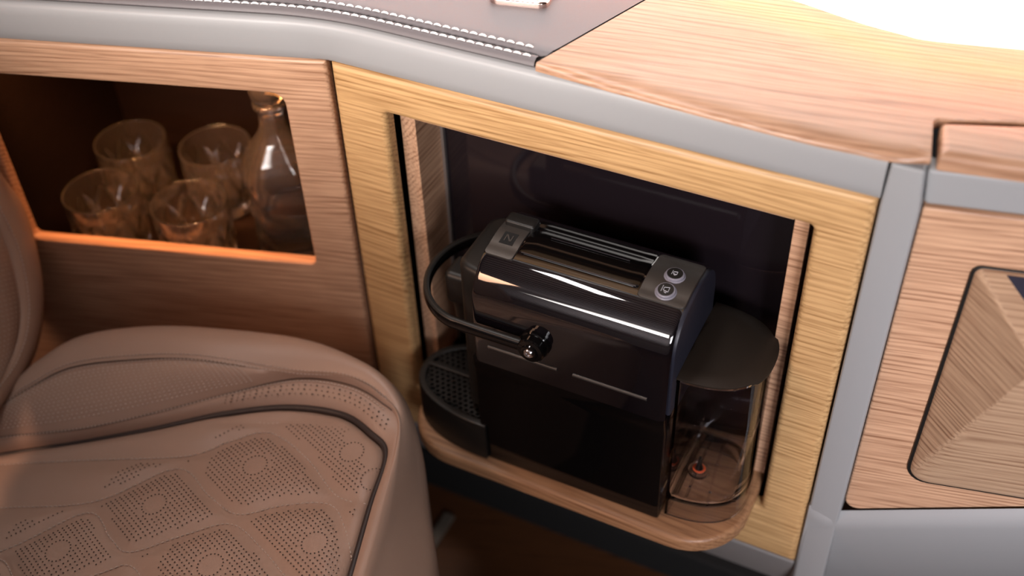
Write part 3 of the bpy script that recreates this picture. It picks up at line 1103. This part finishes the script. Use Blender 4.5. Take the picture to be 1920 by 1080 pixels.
# lid with two notches towards a rounded tongue
lo2 = inset2(tk, -0.0008)
lo3 = []
for p in lo2:
    e = 0.0022 if (p.x > 0.052 and p.y < 0.088 and p.y > 0.032) else 0.0
    d = (p - V((TX, TYC))).normalized()
    lo3.append(p + d * e)
rings = [[V((p.x, p.y, 0.170)) for p in inset2(lo3, 0.004)], [V((p.x, p.y, 0.1738)) for p in inset2(lo3, 0.001)], [V((p.x, p.y, 0.1745)) for p in lo3], [V((p.x, p.y, 0.1758)) for p in lo3], [V((p.x, p.y, 0.1764)) for p in inset2(lo3, 0.0008)]]
c0 = V((TX, TYC))
for t in (0.25, 0.5, 0.75, 0.97):
    rings.append([V((p.x + (c0.x - p.x) * t, p.y + (c0.y - p.y) * t, 0.1764 + 0.0015 * math.sin(math.pi / 2 * t))) for p in lo3])
vs, fs = strip_rings(rings, True, True, True)
mk('tank_lid', vs, fs, M['lid'], cm, smooth=40)
# seam joint between body and tank

# ------------------------------------------------------------------ tumblers and decanter
NZ = 0.066


def tumbler(label, rim, ph):
    z1 = 0.078
    c = onZ(rim[0], rim[1], NZ + z1)
    c = V((c.x, c.y, NZ + 0.0003))
    t = empty('crystal_tumbler', c, label, 'glass', 'cut crystal tumblers in the niche')

    def cut(r, h, q):
        if h > 0.062 or h < 0.003: return 0.0
        k = math.sin((h - 0.003) / 0.059 * math.pi) ** 0.5
        w1 = abs(math.sin(4.5 * (q + ph) + h * 48))
        w2 = abs(math.sin(4.5 * (q + ph) - h * 48))
        w3 = abs(math.sin(9 * (q + ph)))
        v = max(0, 1 - w1 * 2.6) + max(0, 1 - w2 * 2.6) + (0.8 * max(0, 1 - w3 * 3) if h < 0.03 else 0)
        return -0.0042 * k * min(1.3, v) + 0.0008 * k

    outp = [(0.010, 0.0), (0.030, 0.0), (0.0325, 0.0012), (0.034, 0.004), (0.0348, 0.010), (0.0353, 0.017), (0.0358, 0.024), (0.0362, 0.031), (0.0366, 0.038), (0.037, 0.045), (0.0372, 0.050), (0.0374, 0.055), (0.0375, 0.060), (0.0376, 0.065), (0.0376, 0.070), (0.0377, 0.0765)] + [(0.0364 + 0.0013 * math.cos(q), 0.0768 + 0.0013 * math.sin(q)) for q in [math.pi * k / 8 for k in range(9)]]
    inp = [(0.0351, 0.074), (0.0349, 0.056), (0.0340, 0.035), (0.0325, 0.022), (0.029, 0.0155), (0.018, 0.0135), (0.003, 0.013)]
    dense = []
    for (r0, h0), (r1, h1_) in zip(outp, outp[1:]):
        m = max(1, int((h1_ - h0) / 0.0016)) if h1_ > h0 and h1_ < 0.066 and h0 >= 0.0012 else 1
        dense += [(r0 + (r1 - r0) * k / m, h0 + (h1_ - h0) * k / m) for k in range(m)]
    dense.append(outp[-1])
    vs, fs = lathevf(dense, c, 144, cut)
    fs = fs[:-1]
    v2, f2 = lathevf(inp, c, 144)
    f2 = f2[:-2] + [f2[-1]]
    n = 144
    b0 = len(vs)
    br = [(b0 - n + j, b0 - n + (j + 1) % n, b0 + (j + 1) % n, b0 + j) for j in range(n)]
    vs2, fs2 = merge([(vs, fs), (v2, f2)])
    mk('bowl', vs2, fs2 + br, M['crystal'], t, smooth=32)
    return t


tumbler('back left crystal tumbler in the amber lit niche', (243, 262), 0.1)
tumbler('back right crystal tumbler beside the decanter', (402, 272), 0.7)
tumbler('front left crystal tumbler nearest the seat backrest', (187, 357), 0.4)
tumbler('front right crystal tumbler standing at the niche sill', (353, 378), 1.1)

dc_ = PL(-0.099, 0, -0.092)
dc = empty('glass_decanter', (dc_.x, dc_.y, NZ), 'tall clear glass decanter with bumpy square body and slim neck', 'decanter')
dang = math.radians(LT + 20)


def sqring(hw, h, e, bump=0):
    ring = []
    n = 64
    for k in range(n):
        q = 2 * math.pi * k / n
        c, s = math.cos(q), math.sin(q)
        x = math.copysign(abs(c) ** (2 / e), c); y = math.copysign(abs(s) ** (2 / e), s)
        b = 1 + bump * (math.sin(2 * q + h * 210 + math.sin(3 * q)) * 0.6 + math.sin(5 * q - h * 150) * 0.4)
        x, y = x * hw * b, y * hw * b
        ring.append(V((dc_.x + x * math.cos(dang) - y * math.sin(dang), dc_.y + x * math.sin(dang) + y * math.cos(dang), NZ + h)))
    return ring


rings = [sqring(0.030, 0.0004, 4), sqring(0.034, 0.001, 4), sqring(0.0365, 0.004, 4.5)]
for k in [i * 0.5 for i in range(28)]:
    rings.append(sqring(0.0366, 0.008 + 0.0067 * k, 4.0, 0.06))
rings += [sqring(0.0365, 0.104, 3.8), sqring(0.034, 0.112, 3.4), sqring(0.0285, 0.122, 2.9), sqring(0.0215, 0.133, 2.4), sqring(0.0155, 0.143, 2.1), sqring(0.0135, 0.15, 2), sqring(0.013, 0.165, 2), sqring(0.0135, 0.168, 2), sqring(0.0165, 0.170, 2), sqring(0.0165, 0.175, 2), sqring(0.0150, 0.1762, 2)]
rings += [sqring(0.0105, 0.175, 2), sqring(0.0102, 0.15, 2), sqring(0.0122, 0.142, 2.1), sqring(0.017, 0.132, 2.5), sqring(0.0225, 0.121, 3.0), sqring(0.027, 0.111, 3.6), sqring(0.031, 0.1, 3.8), sqring(0.0325, 0.06, 4), sqring(0.0325, 0.018, 4), sqring(0.028, 0.013, 4), sqring(0.005, 0.0125, 2)]
vs, fs = strip_rings(rings, True, True, True)
mk('bottle', vs, fs, M['crystal'], dc, smooth=60)
rings = [sqring(0.004, 0.16, 2), sqring(0.0098, 0.161, 2), sqring(0.0102, 0.1755, 2), sqring(0.0125, 0.1765, 2), sqring(0.0165, 0.181, 2), sqring(0.018, 0.190, 2), sqring(0.016, 0.199, 2), sqring(0.009, 0.203, 2), sqring(0.002, 0.204, 2)]
vs, fs = strip_rings(rings, True, True, True)
mk('stopper', vs, fs, M['crystal'], dc, smooth=60)

# ------------------------------------------------------------------ seat
UA = V((math.cos(math.radians(LT)), math.sin(math.radians(LT)), 0))
VA = V((-UA.y, UA.x, 0))
VCEN = -0.20
seat = empty('car_seat', onZ(350, 1000, FZ), 'beige perforated leather car seat with quilted cushion', 'seat')
loc = lambda p: V((p.dot(UA), p.dot(VA), p.z))
wld = lambda q: UA * q.x + VA * q.y + V((0, 0, q.z))
Pp = [(-150, 885, .008), (0, 853, .02), (150, 829, .033), (290, 803, .045), (420, 775, .057), (540, 763, .066), (640, 776, .072), (694, 811, .075), (724, 852, .075), (694, 950, .073), (657, 1080, .072)]
Sp = [(-120, 835, .022), (20, 818, .037), (160, 803, .048), (300, 772, .060), (430, 738, .072), (556, 710, .083), (650, 720, .087), (712, 752, .086), (746, 800, .082), (712, 950, .078), (676, 1080, .076)]
Cp = [(-60, 790, .045), (50, 732, .066), (130, 692, .080), (240, 677, .090), (370, 676, .096), (546, 704, .087), (648, 711, .091), (714, 743, .089), (751, 793, .084), (735, 950, .072), (703, 1080, .069)]
Op = [(20, 720, .055), (83, 673, .065), (150, 632, .077), (250, 614, .087), (370, 613, .092), (556, 633, .094), (660, 669, .092), (735, 720, .088), (772, 800, .072), (790, 930, .040), (806, 1080, .030)]


def half(keys):
    pts = [loc(onZ(*k)) for k in keys]
    p = pts[-1]; q = pts[-2]
    t = (VCEN - p.y) / (p.y - q.y)
    e = p + (p - q) * min(t, 1.0)
    e.y = VCEN
    pts.append(V((p.x + (e.x - p.x) * .5, VCEN, p.z)))
    r = pts[0]
    pts = [V((r.x - 0.10, r.y - 0.02, r.z - 0.012))] + pts
    return cr(pts, 8)


HP, HS, HC, HO = (half(k) for k in (Pp, Sp, Cp, Op))


def lerp_loop(A_, B_, t, lift=0.0):
    return [a.lerp(b2, t) + V((0, 0, lift)) for a, b2 in zip(A_, B_)]


def full(h):
    return h + [V((p.x, 2 * VCEN - p.y, p.z)) for p in h[::-1][1:]]


# piping-strip-bolster surface rings from the piping outwards
groove = [p + V((0, 0, -0.006)) for p in HP]
NH = len(HP)
fade = [min(1, max(0, (NH * 0.74 - i) / 12)) for i in range(NH)]     # bolster relief fades on the front edge


def bulge(A_, B_, t, h):
    return [a.lerp(b2, t) + V((0, 0, h * (0.25 + 0.75 * f))) for a, b2, f in zip(A_, B_, fade)]


ringsL = [lerp_loop(groove, HS, 0.0), lerp_loop(HP, HS, 0.10, 0.0), bulge(HP, HS, 0.3, 0.003), bulge(HP, HS, 0.6, 0.004), bulge(HP, HS, 0.9, 0.0015), bulge(HS, HC, 0.0, -0.0012),
          bulge(HS, HC, 0.10, 0.0022), bulge(HS, HC, 0.35, 0.0055), bulge(HS, HC, 0.65, 0.006), bulge(HS, HC, 0.9, 0.003), bulge(HC, HO, 0.0, 0.0006), bulge(HC, HO, 0.1, 0.0026),
          bulge(HC, HO, 0.3, 0.0075), bulge(HC, HO, 0.55, 0.0095), bulge(HC, HO, 0.78, 0.0075), bulge(HC, HO, 0.92, 0.0035), HO]


def outward(H, d, dz):
    out = []
    n = len(H)
    for i, p in enumerate(H):
        t = H[min(i + 1, n - 1)] - H[max(i - 1, 0)]
        nn = V((t.y, -t.x, 0))
        nn = V((-nn.x, -nn.y, 0)).normalized()
        if i > n - 3: nn = V((1, 0, 0))
        out.append(V((p.x + nn.x * d, p.y + nn.y * d, p.z + dz)))
    return out


ringsL += [outward(HO, 0.004, -0.008), outward(HO, 0.006, -0.03), [V((p.x, p.y, -0.06)) for p in outward(HO, 0.006, 0)], [V((p.x, p.y, -0.16)) for p in outward(HO, 0.0, 0)]]
rings = [[wld(q) for q in full(r)] for r in ringsL]
vs, fs = strip_rings(rings, False)
bol = mk('bolster', vs, fs, M['leather'], seat, smooth=75)
# insert surface: rings shrinking to the centre
cu = sum(p.x for p in HP) / NH
U0, U1 = HP[0].x, max(p.x for p in HP)
CU = (U0 + U1) / 2


def plane_z(u):
    t = (u - U0) / (U1 - U0)
    return 0.002 + 0.071 * min(1, t) ** 0.85


zz_px = [
    [(-200, 880), (0, 867), (170, 858), (347, 851), (430, 823), (505, 807), (575, 856), (630, 925), (694, 942)],
    [(-200, 960), (0, 948), (176, 936), (329, 874), (390, 925), (444, 960), (530, 943), (616, 941), (645, 985), (660, 1050)],
    [(-200, 1075), (0, 1029), (160, 957), (205, 1005), (241, 1031), (340, 1000), (431, 978), (490, 1025), (537, 1080), (580, 1110)],
    [(-60, 1140), (171, 1075), (236, 1055), (270, 1085), (330, 1150), (430, 1120), (520, 1160)],
    [(-60, 1060), (0, 1045), (30, 1090), (90, 1150)],
    [(430, 780), (505, 790), (560, 781), (615, 777)],
]


def hit(x, y):
    p = onZ(x, y, 0.05)
    for _ in range(6): p = onZ(x, y, plane_z(loc(p).x) + 0.003)
    return loc(p)


seams = [cr([hit(*q) for q in z], 6) for z in zz_px]
segs = [(V((a.x, a.y)), V((b2.x, b2.y))) for s in seams for a, b2 in zip(s, s[1:])]


def dseam(u, v):
    p = V((u, v)); best = 9
    for a, b2 in segs:
        ab = b2 - a
        t = max(0, min(1, (p - a).dot(ab) / max(1e-12, ab.dot(ab))))
        d = (p - a - ab * t).length
        if d < best: best = d
    return best


HPF = full(groove)
HPF0 = full(HP)
outline2 = [V((p.x, p.y)) for p in HPF0]


def surf(u, v, t=1.0):
    z = plane_z(u)
    if t > 0.02:
        d = dseam(u, v)
        z += 0.0045 * (1 - math.exp(-(d / 0.012) ** 2)) - 0.0012 * math.exp(-(d / 0.002) ** 2)
    return z


tl = [0.0, 0.012, 0.03, 0.05] + [0.05 + 0.95 * (k / 70) for k in range(1, 70)]
# finer loop sampling
big = resample([V((p.x, p.y, p.z)) for p in HPF0], 0.0042)
rings = []
for i, t in enumerate(tl):
    ring = []
    for p in big:
        u = p.x + (CU - p.x) * t; v = p.y + (VCEN - p.y) * t
        w_ = min(1, t / 0.08)
        ze = p.z - 0.004 + (0.004 * min(1, t / 0.03))
        if i == 0: ze = p.z - 0.0075
        z = ze * (1 - w_) + surf(u, v) * w_
        ring.append(wld(V((u, v, z))))
    rings.append(ring)
vs, fs = strip_rings(rings, True, False, True)
insr = mk('quilted_insert', vs, fs, M['leather'], seat, smooth=80)
# piping
vs, fs = tubevf([wld(p + V((0, 0, -0.0008))) for p in full(HP)], 0.0029, 8)
mk('piping', vs, fs, M['piping'], seat, smooth=60)
# stitching
parts = []
for s in seams:
    parts.append(dashes([wld(V((p.x, p.y, plane_z(p.x) - 0.0006))) for p in s], 0.0034, 0.0016, 0.0006, up, 0.0002))
tag(mk('quilt_stitch', *merge(parts), M['leatherthread'], insr, smooth=60), kind='stuff')
parts = []
for A_, B_, t, h in ((HP, HS, 0.82, 0.0036), (HS, HC, 0.93, 0.0036), (HC, HO, 0.09, 0.0032)):
    ln = [wld(p) for p in bulge(A_, B_, t, h)][8:int(NH * 0.70)]
    parts.append(dashes(ln, 0.003, 0.0016, 0.0005, up, 0.0))
tag(mk('bolster_stitch', *merge(parts), M['leatherthread'], bol, smooth=60), kind='stuff')
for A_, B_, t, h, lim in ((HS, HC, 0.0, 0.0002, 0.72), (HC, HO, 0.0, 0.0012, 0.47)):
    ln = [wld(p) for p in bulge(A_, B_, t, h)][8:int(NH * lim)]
    mk('bolster_seam_shade', *tubevf(ln, 0.0008, 6), M['seam'], bol, smooth=60)  # dark tube laid along the seam as its shade
# perforations
parts = []


def dot(q, r, nrm=up):
    ring = [wld(q) + V((r * math.cos(k * math.pi / 3), r * math.sin(k * math.pi / 3), 0)) for k in range(6)]
    parts.append((ring, [tuple(range(6))]))


centres = [hit(x, y) for x, y in ((479, 875), (290, 948), (590, 1020), (395, 1062), (110, 1035), (660, 850), (700, 900))]
g = 0.0050
u = U0 + 0.12
row = 0
while u < U1 - 0.006:
    v = VCEN - 0.02 + (g / 2 if row % 2 else 0)
    while v < 0.2:
        p2 = V((u, v))
        if inside(p2, outline2):
            d = dseam(u, v)
            dc2 = min((V((c.x, c.y)) - p2).length for c in centres)
            edge = min((o - p2).length for o in outline2)
            n = math.sin(u * 70) * math.sin(v * 55)
            if d > 0.0075 and dc2 > 0.0135 and edge > 0.010 and dc2 < 0.058 - 0.014 * (n > .4) and d < 0.034:
                dot(V((u, v, surf(u, v) + 0.0007)), 0.00072)
        v += g
    u += g * 0.62
    row += 1
for c in centres:
    for k in range(20):
        q = 2 * math.pi * k / 20
        u, v = c.x + 0.0105 * math.cos(q), c.y + 0.0105 * math.sin(q)
        if inside(V((u, v)), outline2):
            dot(V((u, v, surf(u, v) + 0.0006)), 0.0007)
tag(mk('perforation', *merge(parts), M['hole'], insr, recalc=False), kind='stuff')
# fine perforation of the side bolster and dotted strip
parts = []
for t in [0.14 + 0.06 * k for k in range(13)]:
    ln = resample([q for q in bulge(HS, HC, t, 0.0)][10:int(NH * 0.46)], 0.0046)
    hgt = 0.0056 * math.sin(math.pi * min(1, max(0, t))) ** 0.6
    for p in ln:
        dot(V((p.x, p.y, p.z + hgt + 0.0006)), 0.0008)
tag(mk('bolster_perforation', *merge(parts), M['leatherthread'], bol, recalc=False), kind='stuff')
parts = []
for t in (0.35, 0.5, 0.65):
    ln = resample([q for q in bulge(HP, HS, t, 0.0044)][int(NH * 0.42):int(NH * 0.72)], 0.0055)
    for k, p in enumerate(ln):
        dot(V((p.x, p.y, p.z + 0.0004)), 0.0009 if k % 2 else 0.0006)
tag(mk('strip_perforation', *merge(parts), M['hole'], bol, recalc=False), kind='stuff')
# seat base below the cushion
o2 = [V((p.x, p.y)) for p in full(outward(HO, -0.012, 0))]
cxy = V((CU, VCEN))
vs, fs = strip_rings([[wld(V((p.x, p.y, -0.158))) for p in o2], [wld(V((cxy.x + (p.x - cxy.x) * .93, cxy.y + (p.y - cxy.y) * .93, FZ))) for p in o2]], True, True, True)
mk('seat_base', vs, fs, M['matte'], seat, smooth=50)

# backrest
BQ = onZ(62, 675, 0.062)
rec = math.radians(12)
bn = (UA * math.cos(rec) + up * math.sin(rec)).normalized()
sil = [(-50, 240), (0, 318), (35, 368), (60, 430), (76, 500), (81, 560), (77, 620), (62, 675), (35, 722), (0, 766), (-60, 835)]
sea = [(-26, 372), (-4, 422), (9, 450), (19, 476), (29, 515), (36, 550), (39, 580), (36, 618), (28, 650), (14, 682), (-26, 735)]


def onB(x, y, off): return onP(x, y, BQ + bn * off, bn)


so = [onB(x, y, -0.012) for x, y in sil]
si = [onB(x, y, 0.004) for x, y in sea]
ex_t = (so[0] - so[1]).normalized()
upb = (up - bn * up.dot(bn)).normalized()
so = [so[0] + upb * 0.30 - VA * 0.05, so[0] + upb * 0.2 - VA * 0.02, so[0] + upb * 0.1 - VA * 0.004] + so
si = [si[0] + upb * 0.27 - VA * 0.03, si[0] + upb * 0.18 - VA * 0.012, si[0] + upb * 0.09 - VA * 0.002] + si
so, si = cr(so, 6), cr(si, 6)
mir = lambda p: p - VA * (2 * (p.dot(VA) - VCEN))
lp_ = lambda a, b2, t, h: [x.lerp(y, t) + bn * h for x, y in zip(a, b2)]
R_ = [[p - bn * 0.075 - VA * 0.02 for p in so], [p - bn * 0.05 for p in so], [p - bn * 0.02 + VA * 0.0006 for p in so], so, lp_(so, si, 0.2, 0.006), lp_(so, si, 0.5, 0.009), lp_(so, si, 0.8, 0.006), lp_(so, si, 0.97, 0.001), lp_(so, si, 1.0, -0.002)]
inn = [p - VA * 0.003 + bn * 0.001 for p in si]
R_ += [inn, [p - VA * 0.03 + bn * 0.004 for p in si], [p - VA * 0.10 + bn * 0.001 for p in si]]
R_ += [[mir(p) for p in r] for r in R_[::-1]]
vs, fs = strip_rings(R_, False)
bk = mk('backrest', vs, fs, M['leather'], seat, smooth=75)
parts = [dashes([p + bn * 0.0058 for p in lp_(so, si, 0.84, 0.0)], 0.0034, 0.0018, 0.0005, bn)]
tag(mk('backrest_stitch', *merge(parts), M['leatherthread'], bk, smooth=60), kind='stuff')
parts = []
for k in range(24):
    sh = 0.006 + 0.0042 * k
    hgt = 0.001 + 0.003 * min(1, sh / 0.03) - 0.003 * max(0, (sh - 0.03) / 0.07) + 0.0006
    ln = resample([p - VA * sh + bn * hgt for p in si], 0.0045)
    for i, p in enumerate(ln):
        q = p + upb * (0.0022 if k % 2 else 0)
        a_, b2 = VA, upb
        ring = [q + a_ * (0.0007 * math.cos(m * math.pi / 3)) + b2 * (0.0007 * math.sin(m * math.pi / 3)) for m in range(6)]
        parts.append((ring, [tuple(range(6))]))
tag(mk('backrest_perforation', *merge(parts), M['leatherthread'], bk, recalc=False), kind='stuff')
